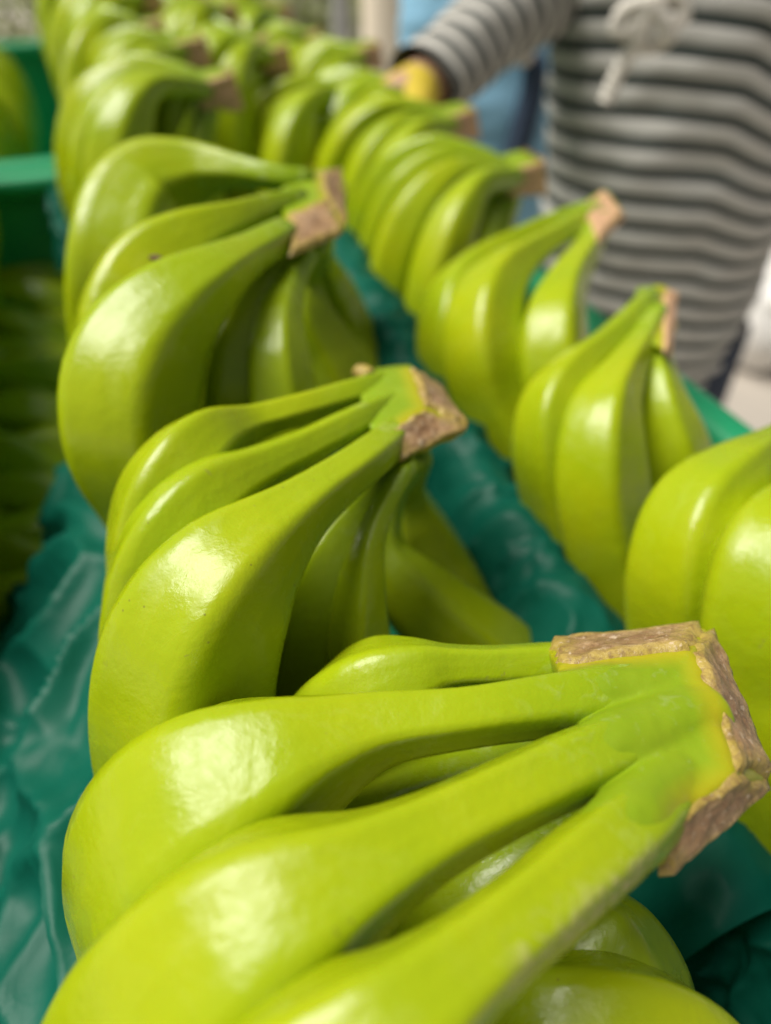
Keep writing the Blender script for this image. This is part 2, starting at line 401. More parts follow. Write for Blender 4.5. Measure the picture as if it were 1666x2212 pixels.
make_banana(h3, px([(690, 530, .12, 22), (665, 600, .14, 30), (670, 680, .155, 50), (710, 760, .172, 62), (760, 850, .19, 66)]), ridge=0)
make_banana(h3, px([(700, 520, .12, 22), (690, 570, .15, 34), (710, 640, .175, 55), (750, 730, .2, 60), (800, 820, .22, 62)]), ridge=0)
f3 = Q((598, 412, .106), (690, 372, .106), (705, 430, .104), (620, 468, .104))
b3 = Q((640, 372, .12), (735, 362, .117), (756, 400, .115), (750, 500, .109), (625, 556, .106), (605, 480, .118))
crown(h3, f3, b3, [[f3[1], f3[2], b3[3], b3[1]], [f3[2], f3[3], b3[4], b3[3]]], voxel=.0012)

# dried flower scraps stuck to the skins
M_DRY = plain('dried bract', (.14, .085, .035), .8, 200, .5, .8)
tube('dried_bract', [(P(322, 556, .0968), .0005), (P(338, 558, .0968), .0013), (P(356, 566, .0972), .0010), (P(376, 570, .0978), .0004)], M_DRY, h3, 14, 8)
# ---- hands of the right-hand row
GR = 'banana hands packed in the near crate'
r1 = empty('banana_hand', P(1720, 930, .17), 'green bananas arching over the crate rim, beside the square brown crown', 'bananas', GR)
make_banana(r1, px([(1740, 925, .15, 34), (1660, 975, .147, 48), (1590, 1030, .148, 74), (1520, 1110, .154, 105), (1488, 1220, .167, 116), (1485, 1340, .187, 116), (1500, 1460, .21, 112)]), ridge=10)
make_banana(r1, px([(1790, 1020, .145, 40), (1730, 1090, .143, 70), (1665, 1190, .148, 112), (1640, 1320, .162, 126), (1640, 1460, .182, 126), (1650, 1600, .20, 120)]), ridge=25)
fr = Q((1710, 900, .15), (1790, 870, .15), (1830, 960, .148), (1770, 1050, .146)); br = Q((1730, 890, .165), (1830, 850, .165), (1880, 950, .163), (1790, 1070, .16))
crown(r1, fr, br, [[fr[1], fr[2], br[2], br[1]]], voxel=.0016)

r2 = empty('banana_hand', P(1430, 680, .175), 'green hand of three parted bananas with upright green crown against striped sweater', 'bananas', GR)
make_banana(r2, px([(1410, 640, .148, 26), (1375, 680, .148, 30), (1310, 742, .150, 33), (1245, 800, .153, 46), (1205, 870, .161, 72), (1198, 960, .175, 84), (1222, 1070, .197, 88), (1260, 1180, .22, 88)]), ridge=0)
make_banana(r2, px([(1425, 670, .148, 26), (1395, 730, .149, 31), (1345, 810, .152, 46), (1305, 900, .16, 78), (1295, 1010, .175, 96), (1310, 1130, .196, 98), (1340, 1250, .22, 92)]), ridge=18)
make_banana(r2, px([(1430, 690, .150, 24), (1418, 760, .154, 33), (1420, 850, .163, 54), (1440, 950, .178, 76), (1470, 1060, .198, 82), (1500, 1170, .22, 80)]), ridge=8)
f = Q((1370, 625, .149), (1432, 618, .147), (1436, 760, .143), (1395, 740, .147)); b = Q((1380, 618, .164), (1462, 628, .152), (1468, 700, .150), (1448, 772, .148), (1395, 700, .165))
crown(r2, f, b, [[f[1], f[2], b[3], b[1]]], voxel=.0014, cutm=M_CUTP, stubs=[(P(1380, 685, .148), .006, P(1425, 640, .152), .006)])

r3 = empty('banana_hand', P(1300, 460, .175), 'green banana hand whose long curved finger carries a white highlight, tan end crown above it', 'bananas', GR)
make_banana(r3, px([(1295, 455, .148, 26), (1250, 485, .148, 27), (1170, 532, .149, 31), (1100, 585, .153, 52), (1055, 660, .162, 76), (1045, 760, .178, 86), (1070, 860, .199, 88), (1120, 960, .22, 84)]), ridge=12)
make_banana(r3, px([(1300, 470, .148, 28), (1270, 535, .150, 30), (1225, 610, .154, 44), (1195, 700, .163, 68), (1195, 800, .179, 78), (1220, 900, .2, 80)]), ridge=26)
make_banana(r3, px([(1285, 450, .152, 22), (1200, 480, .154, 24), (1110, 525, .158, 30), (1030, 580, .165, 46), (985, 660, .176, 68), (980, 760, .194, 76), (1000, 860, .216, 76)]), ridge=5)
f = Q((1258, 448, .1435), (1302, 412, .1435), (1348, 458, .1425), (1290, 524, .1425)); b = Q((1240, 450, .162), (1310, 408, .162), (1350, 465, .158), (1280, 535, .157))
crown(r3, f, b, [[f[0], f[1], f[2], f[3]], [f[2], f[3], b[3], b[2]]], voxel=.0014, cutm=M_CUTP)

# ---- hands farther along both rows: one recipe, own pose each
def far_hand(C, label, group, dirx, fan, n, reach=.085, drop=.13, r=.0185, seed=0, inner=2, yaw=0, lift=.006):
    rnd = random.Random(seed)
    h = empty('banana_hand', C + Vector((0, 0, -.02)), label, 'bananas', group)
    rot = Matrix.Rotation(R(yaw), 3, 'Z')
    def loc(x, y, z): return C + rot @ Vector((x, y, z))
    for k in range(n):
        s = (k - (n - 1) / 2) / max(1, (n - 1) / 2) if n > 1 else 0
        j = lambda a: rnd.uniform(-a, a)
        y0_ = s * .012; ye = s * fan
        rc = reach * (1 - .12 * abs(s)) + j(.006); up = lift + j(.004)
        pts = [(loc(0, y0_, 0), .0062), (loc(dirx * rc * .3, y0_ + ye * .25, up * .8), .0072), (loc(dirx * rc * .58, y0_ + ye * .5, up), .0088),
               (loc(dirx * rc * .85, y0_ + ye * .75, up - drop * .14), r * .86), (loc(dirx * rc * 1.02, y0_ + ye * .92, up - drop * .42), r),
               (loc(dirx * rc * 1.02, y0_ + ye, up - drop * .75), r), (loc(dirx * rc * .9, y0_ + ye, up - drop * 1.05), r * .9)]
        make_banana(h, pts, ridge=rnd.uniform(0, 70), n=36, na=24)
    for k in range(inner):
        s = (k - (inner - 1) / 2) * 1.6
        pts = [(loc(0, s * .008, -.006), .006), (loc(dirx * .012, s * .016, -.03), .009), (loc(dirx * .02, s * .026, -.06), .016), (loc(dirx * .015, s * .03, -.1), r), (loc(0, s * .03, -.14), r)]
        make_banana(h, pts, ridge=rnd.uniform(0, 70), n=32, na=24)
    s = -dirx
    fr_ = [loc(dirx * .012, -.016, .007), loc(dirx * .012, .016, .007), loc(s * .014, .014, .010), loc(s * .014, -.014, .010)]
    bk_ = [loc(dirx * .010, -.016, -.010), loc(dirx * .010, .016, -.010), loc(s * .018, .017, -.012), loc(s * .018, -.017, -.012)]
    crown(h, fr_, bk_, [[fr_[2], fr_[3], bk_[3], bk_[2]], [fr_[3], fr_[0], bk_[0], bk_[3]]], voxel=.0022, cutm=M_CUTP)
    return h
far_hand(P(452, 188, .11), 'blurred green banana hand with pinkish crown, just beyond the two-faced tan crown', GL, -1, .05, 4, .088, .13, .0195, 1)
far_hand(P(312, 66, .11), 'blurred green banana hand with small pink crown, rising beside the neighbouring crate corner', 'blurred banana hands in the far crate', -1, .06, 4, .062, .14, .0195, 2, yaw=-4)
GF = 'blurred banana hands in the far crate'
far_hand(P(1108, 372, .15), 'green banana hand with blurred tan crown in front of the blue jeans', GR, -1, .05, 4, .09, .13, .0175, 3)
far_hand(P(975, 258, .15), 'green banana hand with orange-brown crown just under the light blue jeans', GR, -1, .05, 4, .09, .13, .0175, 4)
far_hand(P(888, 205, .15), 'blurred green banana hand held by the yellow gloved hand', GF, -1, .06, 4, .09, .13, .0175, 5)
far_hand(P(762, 206, .15), 'blurred green banana hand with orange crown below the cream column', GF, -1, .06, 4, .09, .12, .0175, 6)
LBL = 'far blurred green banana hand at the end of the far crate'
k = 0
for X, H, ys in ((.085, .105, (.70, .93, 1.05, 1.17, 1.29, 1.40)), (.165, .125, (.74, .83, .92, 1.02, 1.12, 1.24, 1.36)), (.262, .145, (.78, .87, .96, 1.06, 1.18, 1.30))):
    for Y in ys:
        rr = random.Random(300 + k)
        far_hand(Vector((X + rr.uniform(-.015, .015), Y, CAM_Z - H + rr.uniform(-.012, .012))), LBL, 'blurred hands at the far crate end', -1, rr.uniform(.045, .08), rr.choice((4, 5)), rr.uniform(.062, .085), .12, rr.uniform(.0155, .018), 200 + k, inner=1, yaw=rr.uniform(-22, 22), lift=rr.uniform(0, .014))
        k += 1

# ---- shaded hands in the crate on the left
GD = 'shaded banana hands in the left crate'
for i in range(7):
    far_hand(Vector((-.225, .16 + i * .095, CAM_Z - .285 - .004 * (i % 2))), 'dark shaded banana hand lying low in the left crate beside the teal film', GD, 1, .085, 4, .185, .06, .0215, 40 + i, inner=0, yaw=-24, lift=.0)
for i in range(4):  # unseen hands added out of frame, they block light from the low layer
    far_hand(Vector((-.205, .30 + i * .12, CAM_Z - .115)), 'unseen banana hand added high in the left crate to shade the low ones', 'unseen banana hands added to shade the left crate', 1, .06, 5, .10, .13, .020, 70 + i, inner=0)
for i, (X, Y, H) in enumerate(((-.22, .86, .17), (-.21, .98, .17), (-.19, 1.10, .17))):
    far_hand(Vector((X, Y, CAM_Z - H)), 'grey-green blurred banana hand in the crate beyond the left crate rim', 'banana hands in the far left crate', 1, .08, 4, .12, .11, .019, 60 + i, inner=0)

# ------------------------------------------------------------------ crates
def make_crate(x0, x1, y0, y1, Hrim, label, depth_=.24):
    zt = CAM_Z - Hrim; zb = zt - depth_
    o = empty('crate', ((x0 + x1) / 2, (y0 + y1) / 2, zb), label, 'crate', 'green plastic crates on the stall table')
    t = .004; rw = .024
    box('floor_panel', ((x0 + x1) / 2, (y0 + y1) / 2, zb + .003), (x1 - x0 - .02, y1 - y0 - .02, .005), M_CRATE, o, .001)
    for sx, xx in ((1, x0 + rw * .6), (-1, x1 - rw * .6)):
        wl_ = box('wall', (xx, (y0 + y1) / 2, (zt + zb) / 2 - .005), (t, y1 - y0 - .03, depth_ - .012), M_CRATE, o, .001)
        for k in range(5):
            box('rib', (xx - sx * .006, y0 + (y1 - y0) * (k + .5) / 5, (zt + zb) / 2 - .02), (.008, .006, depth_ - .06), M_CRATE, wl_, .001)
    for sy, yy in ((1, y0 + rw * .6), (-1, y1 - rw * .6)):
        box('wall', ((x0 + x1) / 2, yy, (zt + zb) / 2 - .005), (x1 - x0 - .04, t, depth_ - .012), M_CRATE, o, .001)
    # rounded rim flange, one mesh
    bm = bmesh.new()
    def ring(dx, z):
        pts = []; cr = .02
        for cx, cy, a0 in ((x1 - cr, y1 - cr, 0), (x0 + cr, y1 - cr, 90), (x0 + cr, y0 + cr, 180), (x1 - cr, y0 + cr, 270)):
            for k in range(7):
                a = R(a0 + k * 15); rr = max(.002, cr - dx)
                pts.append(bm.verts.new((cx + math.cos(a) * rr, cy + math.sin(a) * rr, z)))
        return pts
    prof = [(0, zt - .026), (0, zt - .006), (.002, zt - .002), (.006, zt), (rw - .006, zt), (rw - .002, zt - .002), (rw, zt - .006), (rw, zt - .020), (rw - .003, zt - .020), (rw - .003, zt - .005), (.003, zt - .005), (.003, zt - .026)]
    # inner offsets beyond the corner radius shrink the straight runs too
    def ring2(dx, z):
        pts = []; cr = .022
        for sx, sy, a0 in ((1, 1, 0), (-1, 1, 90), (-1, -1, 180), (1, -1, 270)):
            cx = (x1 - cr) if sx > 0 else (x0 + cr); cy = (y1 - cr) if sy > 0 else (y0 + cr)
            for k in range(7):
                a = R(a0 + k * 15); rr = cr - dx
                if rr < .001:
                    px_, py_ = cx + sx * rr, cy + sy * rr
                    px_ += math.cos(a) * .001; py_ += math.sin(a) * .001
                else: px_, py_ = cx + math.cos(a) * rr, cy + math.sin(a) * rr
                pts.append(bm.verts.new((px_, py_, z)))
        return pts
    rs = [ring2(*p) for p in prof]; n = len(rs[0]); m = len(rs)
    for i in range(m):
        for j in range(n):
            bm.faces.new((rs[i][j], rs[i][(j + 1) % n], rs[(i + 1) % m][(j + 1) % n], rs[(i + 1) % m][j]))
    bmesh.ops.recalc_face_normals(bm, faces=bm.faces[:])
    bmobj('rim', bm, M_CRATE, o, 0, True)
    return o
HR = .20
make_crate(.008, .268, -.02, .757, HR, 'green plastic crate holding the two near rows of bananas')
make_crate(.008, .300, .772, 1.45, HR, 'green plastic crate behind the near one, full of blurred bananas')
make_crate(-.360, .003, -.02, .757, HR, 'green plastic crate on the left with dark shaded bananas')
make_crate(-.360, .003, .772, 1.45, HR, 'green plastic crate beyond the shaded left crate')
# table under the crates
zt = CAM_Z - HR - .24
M_WOOD = plain('worn table wood', (.20, .13, .08), .75, 12, .35, .4)
tb = empty('stall_table', (-.05, .7, 0), 'plain wooden stall table standing under the green crates', 'table')
for k in range(5):
    box('plank', (-.36 + k * .145, .69, zt - .012), (.140, 1.46, .02), M_WOOD, tb, .002)
for X in (-.38, .20):
    for Y in (.02, 1.36): box('leg', (X, Y, (zt - .024) / 2), (.05, .05, zt - .024), M_WOOD, tb, .003)

# ------------------------------------------------------------------ teal film
def film(label, net, amp=.008, freq=45, nu=110, nv=110, seed=0, name='plastic_film', stretch=(1, 1, 1), taper=0):
    """net: rows of Vectors, smoothed and crumpled"""
    rows = [catmull([tuple(p) for p in r], nu) for r in net]
    grid = []
    for j in range(nu):
        grid.append(catmull([r[j] for r in rows], nv))
    vv = []
    off = Vector((seed * 3.1, seed * 1.7, 0))
    def h(p):
        q = Vector((p.x * stretch[0], p.y * stretch[1], p.z * stretch[2])) * freq + off
        q = q + Vector((noise.noise(q * .7), noise.noise(q * .7 + Vector((5, 0, 0))), 0)) * 1.2
        a = 1 - min(1, abs(noise.noise(q)) * 2.2) ** .7 * 2; b = 1 - min(1, abs(noise.noise(q * 2.1 + Vector((9, 9, 9)))) * 2.2) ** .7 * 2
        cc = 1 - min(1, abs(noise.noise(q * 4.7 + Vector((2, 4, 9)))) * 2.2) ** .7 * 2
        return a * .9 + .28 * b + .03 * cc
    for j in range(nu):
        for i in range(nv):
            p = Vector(grid[j][i])
            a = Vector(grid[min(j + 1, nu - 1)][i]) - Vector(grid[max(j - 1, 0)][i]); b = Vector(grid[j][min(i + 1, nv - 1)]) - Vector(grid[j][max(i - 1, 0)])
            n_ = a.cross(b)
            n_ = n_.normalized() if n_.length > 0 else UP
            if n_.z < 0: n_ = -n_
            vv.append(p + n_ * amp * h(p) * (1 - taper * i / (nv - 1)))
    ff = [(j * nv + i, (j + 1) * nv + i, (j + 1) * nv + i + 1, j * nv + i + 1) for j in range(nu - 1) for i in range(nv - 1)]
    o = mesh(name, vv, ff, M_FILM)
    tag(o, label, 'plastic film', 'teal plastic crate liners'); return o
V = lambda x, y, H: Vector((x, y, CAM_Z - H))
# film between the left row and the left crate, draped over both rims
film('crumpled teal plastic film bunched between the left crate and the focused banana hands',
     [[V(-.16, -.04, .27), V(-.155, .06, .255), V(-.15, .14, .25), V(-.14, .21, .26), V(-.125, .27, .285)],
      [V(-.12, -.04, .25), V(-.115, .06, .235), V(-.11, .14, .225), V(-.10, .21, .24), V(-.09, .28, .27)],
      [V(-.085, -.04, .262), V(-.085, .06, .245), V(-.08, .14, .238), V(-.072, .22, .235), V(-.062, .31, .255)],
      [V(-.05, -.04, .225), V(-.05, .06, .215), V(-.05, .14, .207), V(-.046, .23, .205), V(-.040, .34, .215)],
      [V(.012, -.04, .196), V(.012, .06, .19), V(.010, .14, .188), V(.006, .24, .188), V(.0, .36, .19)]], amp=.015, freq=17, taper=.8, seed=1, nu=150, nv=130)
# film rolled between the two rows
film('dark teal plastic film rolled into a ribbed fold between the two banana rows',
     [[V(.075, .04, .30), V(.085, .16, .30), V(.095, .30, .29), V(.105, .46, .27), V(.11, .6, .26)],
      [V(.100, .04, .235), V(.108, .16, .225), V(.115, .30, .21), V(.122, .46, .2), V(.125, .6, .2)],
      [V(.128, .04, .215), V(.134, .16, .205), V(.138, .30, .195), V(.142, .46, .185), V(.145, .6, .185)],
      [V(.158, .04, .25), V(.16, .16, .24), V(.162, .30, .225), V(.165, .46, .21), V(.165, .6, .21)],
      [V(.175, .04, .32), V(.175, .16, .31), V(.175, .30, .3), V(.175, .46, .28), V(.175, .6, .28)]], amp=.0030, freq=34, seed=2, nu=220, stretch=(.55, 1.7, .55))
# film in the near right corner
film('teal plastic film hanging in the crate corner right of the square-cut crown',
     [[V(.10, -.03, .33), V(.11, .03, .33), V(.12, .08, .33), V(.13, .13, .33)],
      [V(.12, -.03, .26), V(.125, .03, .26), V(.13, .08, .26), V(.14, .13, .27)],
      [V(.15, -.03, .21), V(.15, .03, .205), V(.155, .08, .215), V(.16, .13, .24)],
      [V(.19, -.03, .18), V(.19, .03, .18), V(.20, .08, .20), V(.20, .13, .23)]], amp=.006, freq=40, seed=3)
# strip tied over the left crate corner
film('small bright teal film scrap caught on the left crate corner',
     [[V(-.045, .725, .215), V(-.025, .73, .196), V(-.005, .73, .2)], [V(-.045, .70, .225), V(-.028, .70, .205), V(-.005, .70, .21)], [V(-.05, .665, .26), V(-.03, .66, .25), V(-.01, .66, .25)]], amp=.003, freq=60, seed=5, nu=40, nv=40)

# ------------------------------------------------------------------ people
def skin_figure(name, joints, edges, mat, parent, sub=2):
    me = bpy.data.meshes.new(name); me.from_pydata([tuple(p) for p, _ in joints], edges, []); me.update()
    o = bpy.data.objects.new('tmp', me); col.objects.link(o)
    m = o.modifiers.new('s', 'SKIN'); m.use_smooth_shade = True
    for v, (_, r) in zip(me.skin_vertices[0].data, joints):
        v.radius = (r, r) if not isinstance(r, tuple) else r; v.use_root = False
    me.skin_vertices[0].data[0].use_root = True
    m = o.modifiers.new('u', 'SUBSURF'); m.levels = sub; m.render_levels = sub
    dg = bpy.context.evaluated_depsgraph_get(); me2 = bpy.data.meshes.new_from_object(o.evaluated_get(dg))
    bpy.data.objects.remove(o); me2.materials.clear(); me2.name = name
    return link(name, me2, mat, parent)
def loft(name, rings, mat, parent, nz, na=72, stripe=None, warp=None, rib=0, wrinkle=0, seed=0, attr0=0):
    """rings: (center Vector, a, b, axis_right Vector, axis_fwd Vector)"""
    data = [(*c, a, b, *ar, *af) for c, a, b, ar, af in rings]
    s = catmull(data, nz); vv, st = [], []
    acc = attr0; prev = None
    for i, q in enumerate(s):
        c = Vector(q[:3]); a, b = q[3], q[4]; ar = Vector(q[5:8]).normalized(); af = Vector(q[8:11]).normalized()
        if prev: acc += (c - prev).length
        prev = c
        for j in range(na):
            th = 2 * math.pi * j / na
            ct, sn = math.cos(th), math.sin(th)
            sv = (acc + (warp(th, acc) if warp else 0)) / stripe if stripe else 0
            k = 1
            wv = 0
            if rib:
                fr_ = sv % 1; wv = rib * math.sin(math.pi * min(1, fr_ / .62)) if fr_ < .62 else -rib * .3
            p = c + ar * (ct * a) + af * (sn * b)
            nrm = (ar * (ct / max(a, .001)) + af * (sn / max(b, .001))).normalized()
            if wrinkle: wv += wrinkle * noise.noise(p * 14 + Vector((seed, 0, 0))) + wrinkle * .5 * noise.noise(p * 33)
            vv.append(p + nrm * wv); st.append(sv)
    ff = [(i * na + j, i * na + (j + 1) % na, (i + 1) * na + (j + 1) % na, (i + 1) * na + j) for i in range(nz - 1) for j in range(na)]
    return mesh(name, vv, ff, mat, parent, True, {'stripe': st})
def stripe_mat(sleeve=None):
    t = NT('striped knit')
    f = t.math('FRACT', t.attr('stripe'))
    c = t.ramp(f, sleeve or [(0, (.13, .145, .125)), (.05, (.58, .58, .53)), (.35, (.68, .67, .62)), (.60, (.84, .81, .76)), (.65, (.035, .055, .05)), (.95, (.025, .04, .038)), (1, (.08, .10, .085))])
    c = t.mix(t.math('MULTIPLY', t.noise(300, 3), .25), c, (.1, .1, .09))
    return t.out(c, .85, t.bump(t.noise(700, 3), .4, .001))
M_SKIN = plain('skin', (.50, .30, .20), .5, 30, .08, .1, .001, Subsurface_Weight=.1, Subsurface_Scale=.01)
M_KNIT = stripe_mat()
M_KNIT_SHADED = stripe_mat([(0, (.03, .045, .04)), (.12, (.10, .11, .10)), (.45, (.22, .22, .20)), (.62, (.66, .63, .57)), (.80, (.70, .67, .60)), (.88, (.04, .05, .045)), (1, (.03, .045, .04))])  # darker copy of the sweater knit, sleeve shade painted into the stripes
M_CORD = plain('cream cord', (.82, .77, .68), .8, 150, .15, .6)
M_DARK = plain('dark blue denim', (.035, .05, .085), .85, 60, .3, .4)
M_HAIR = plain('dark hair', (.02, .014, .01), .5, 80, .4, .5)
M_DENIM = plain('light blue denim', (.30, .58, .80), .85, 40, .18, .5)
M_SEAM = plain('navy denim', (.03, .05, .09), .85, 60, .3, .4)
M_GLOVE = plain('yellow rubber', (.66, .50, .05), .4, 30, .12, .2)

# --- person in the striped sweater
base = hf(.335, .93, 0); base.z = 0
p1 = empty('person', base, 'person in a striped knit sweater with cream drawstring reaching over the bananas', 'person')
f0 = .93
RT, FW = RIGHT, HEAD
def T(r, u, f=f0): return hf(r, f, u)
el = PD(1215, -75, .76); wr = PD(905, 195, .655); sh = T(.185, .10)
gl = P(888, 205, .15)
fw_dir = (wr - el).normalized()
pal = wr + fw_dir * .055
J = [(T(.34, -.42), .10), (T(.335, -.2), .095), (T(.33, 0), .10), (T(.33, .10), .085), (T(.33, .16), .05), (T(.33, .21), .05), (T(.33, .28, f0 - .015), .075), (T(.33, .36), .07),
     (sh, .05), (el, .036), (wr, .024), (pal, .026),
     (T(.475, .10), .05), (T(.51, -.12, 1.02), .036), (T(.42, -.26, 1.09), .026), (T(.36, -.29, 1.10), .028),
     (T(.27, -.48), .075), (hf(.27, .93, -.82), .055), (hf(.27, .95, -1.19), .04), (hf(.27, .83, -1.225), .03),
     (T(.41, -.48), .075), (hf(.41, .93, -.82), .055), (hf(.41, .95, -1.19), .04), (hf(.41, .83, -1.225), .03)]
E_ = [(0, 1), (1, 2), (2, 3), (3, 4), (4, 5), (5, 6), (6, 7), (3, 8), (8, 9), (9, 10), (10, 11), (3, 12), (12, 13), (13, 14), (14, 15), (0, 16), (16, 17), (17, 18), (18, 19), (0, 20), (20, 21), (21, 22), (22, 23)]
# fingers: the reaching hand closes round the crown, the other hangs
def fingers(J, E_, palm, pd, side, down, L=.075):
    pi = next(i for i, (p, r) in enumerate(J) if (p - palm).length < 1e-6)
    for k in range(4):
        b_ = palm + pd * .022 + side * (k - 1.5) * .019
        ln = L * (1, 1.1, 1.03, .82)[k]
        q1 = b_ + pd * ln * .45 + down * ln * .12; q2 = q1 + pd * ln * .2 + down * ln * .35; q3 = q2 - pd * ln * .1 + down * ln * .28
        i0 = len(J); J += [(b_, .0095), (q1, .009), (q2, .0085), (q3, .007)]
        E_ += [(pi, i0), (i0, i0 + 1), (i0 + 1, i0 + 2), (i0 + 2, i0 + 3)]
    b_ = palm - pd * .015 - side * .03; q1 = b_ + pd * .025 - side * .012 + down * .012; q2 = q1 + pd * .022 + down * .018
    i0 = len(J); J += [(b_, .012), (q1, .0105), (q2, .0085)]; E_ += [(pi, i0), (i0, i0 + 1), (i0 + 1, i0 + 2)]
side1 = fw_dir.cross(UP).normalized()
fingers(J, E_, pal, fw_dir, side1, (UP * -1 + fw_dir * .2).normalized())
fingers(J, E_, J[15][0], RIGHT * -1, UP, HEAD, .07)
body = skin_figure('body', J, E_, M_SKIN, p1)
tube('hair', [(T(.33, .40, f0 + .01), .03), (T(.33, .38, f0 + .015), .085), (T(.33, .31, f0 + .03), .092), (T(.33, .22, f0 + .05), .075), (T(.33, .12, f0 + .08), .05)], M_HAIR, p1, 24, 24)
for s in (-1, 1):
    tube('eye', [(T(.33 + s * .03, .305, f0 - .086), .006), (T(.33 + s * .03, .305, f0 - .093), .008), (T(.33 + s * .03, .305, f0 - .098), .004)], M_HAIR, p1, 8, 10)
def warp(th, acc):
    # sag of the stripes round the body, with a soft fold right of the front
    x = math.cos(th); front = max(0, -math.sin(th))
    return .012 * x * front + .055 * max(0, x - .1) * front * math.sin(min(math.pi, acc * 4.2)) + .003 * math.sin(th * 3 + acc * 9)
sw = loft('sweater', [(T(.345, -.545), .122, .10, RT, FW), (T(.342, -.50), .130, .105, RT, FW), (T(.338, -.40), .140, .112, RT, FW), (T(.335, -.25), .146, .115, RT, FW),
      (T(.333, -.10), .160, .118, RT, FW), (T(.33, .03), .178, .115, RT, FW), (T(.33, .10), .168, .10, RT, FW), (T(.33, .145), .115, .08, RT, FW), (T(.33, .17), .07, .065, RT, FW)],
      M_KNIT, p1, 300, 96, stripe=.0275, warp=warp, rib=.0016, wrinkle=.007)
def sleeve(name, pts, parent, mat, stripe, nz=150):
    rings = []
    for i, (p, r) in enumerate(pts):
        d = (pts[min(i + 1, len(pts) - 1)][0] - pts[max(i - 1, 0)][0]).normalized()
        a = d.cross(HEAD).normalized(); b = a.cross(d).normalized()
        rings.append((p, r, r, a, b))
    return loft(name, rings, mat, parent, nz, 48, stripe=stripe, warp=lambda th, acc: .006 * math.sin(th + 1) , rib=.0020, wrinkle=.005)
sleeve('sleeve', [(sh + Vector((.02, 0, .02)) , .058), (sh.lerp(el, .5) + RIGHT * -.01, .054), (el, .047), (el.lerp(wr, .35), .042), (el.lerp(wr, .7), .037), (wr - fw_dir * .005, .032)], p1, M_KNIT_SHADED, .0225)
sleeve('sleeve', [(J[12][0], .058), (J[12][0].lerp(J[13][0], .5), .052), (J[13][0], .047), (J[13][0].lerp(J[14][0], .5), .042), (J[14][0], .036)], p1, M_KNIT_SHADED, .0225)
# yellow glove over the reaching hand
GJ = [(wr - fw_dir * .012, .027), (wr + fw_dir * .012, .026), (pal, .028)]; GE = [(0, 1), (1, 2)]
fingers(GJ, GE, pal, fw_dir, side1, (UP * -1 + fw_dir * .2).normalized())
for i in range(3, len(GJ)): GJ[i] = (GJ[i][0], GJ[i][1] * 1.22)
skin_figure('glove', GJ, GE, M_GLOVE, p1)
for r_ in (.275, .405):
    tube('trouser_leg', [(hf(r_, .93, -.46), .085), (hf(r_, .93, -.62), .082), (hf(r_, .93, -.82), .066), (hf(r_, .945, -1.05), .055), (hf(r_, .95, -1.18), .056)], M_DARK, p1, 40, 28)
for r_ in (.27, .41):
    tube('shoe', [(hf(r_, .99, -1.21), .025), (hf(r_, .95, -1.205), .042), (hf(r_, .87, -1.212), .038), (hf(r_, .80, -1.222), .022)], M_HAIR, p1, 24, 18)
# drawstring bow on the chest
def TD(x, y, D): return PD(x, y, D)
ds = empty('tmp', p1.location, 'x', 'x'); bpy.data.objects.remove(ds)
cord = lambda pts, r=.0062: tube('drawstring', [(TD(*p), r) for p in pts], M_CORD, p1, 40, 10, lambda i, t: 1 + .12 * math.sin(i * 1.6 + t))
cord([(1405, 5, .640), (1385, 70, .655), (1350, 130, .672), (1325, 180, .685), (1308, 225, .695)], .0070)
cord([(1405, 5, .640), (1435, 50, .648), (1450, 80, .655), (1420, 78, .655)])
cord([(1405, 5, .640), (1350, 20, .645), (1330, 60, .655), (1352, 70, .655), (1385, 20, .645)])
cord([(1405, 5, .640), (1460, -10, .642), (1480, 30, .65), (1450, 45, .65), (1415, 15, .642)])
cord([(1405, 10, .640), (1375, 85, .657), (1400, 105, .665), (1440, 92, .664)], .0055)

# --- person in light blue jeans, farther behind
b2_ = hf(.19, 1.42, 0); b2_.z = 0
p2 = empty('person', b2_, 'person in light blue denim jeans behind the striped sleeve', 'person')
def U(r, f, u): return hf(r, f, u)
J = [(U(.19, 1.42, -.22), .11), (U(.19, 1.42, .0), .11), (U(.19, 1.42, .2), .12), (U(.19, 1.42, .3), .07), (U(.19, 1.42, .36), .05), (U(.19, 1.41, .45), .08), (U(.19, 1.42, .53), .07),
     (U(.02, 1.42, .25), .05), (U(.01, 1.52, .02), .04), (U(.13, 1.58, -.10), .028), (U(.19, 1.58, -.14), .03),
     (U(.36, 1.42, .25), .05), (U(.37, 1.52, .02), .04), (U(.25, 1.60, -.12), .028), (U(.19, 1.62, -.16), .03),
     (U(.10, 1.42, -.35), .075), (U(.10, 1.42, -.75), .055), (U(.10, 1.43, -1.19), .04), (U(.28, 1.42, -.35), .075), (U(.28, 1.42, -.75), .055), (U(.28, 1.43, -1.19), .04)]
E2 = [(0, 1), (1, 2), (2, 3), (3, 4), (4, 5), (5, 6), (3, 7), (7, 8), (8, 9), (9, 10), (3, 11), (11, 12), (12, 13), (13, 14), (0, 15), (15, 16), (16, 17), (0, 18), (18, 19), (19, 20)]
skin_figure('body', J, E2, M_SKIN, p2)
loft('shirt', [(U(.19, 1.42, -.13), .155, .105, RT, FW), (U(.19, 1.42, 0), .155, .11, RT, FW), (U(.19, 1.42, .18), .18, .115, RT, FW), (U(.19, 1.42, .28), .16, .09, RT, FW), (U(.19, 1.42, .34), .06, .06, RT, FW)], M_HAIR, p2, 60, 40, wrinkle=.006)
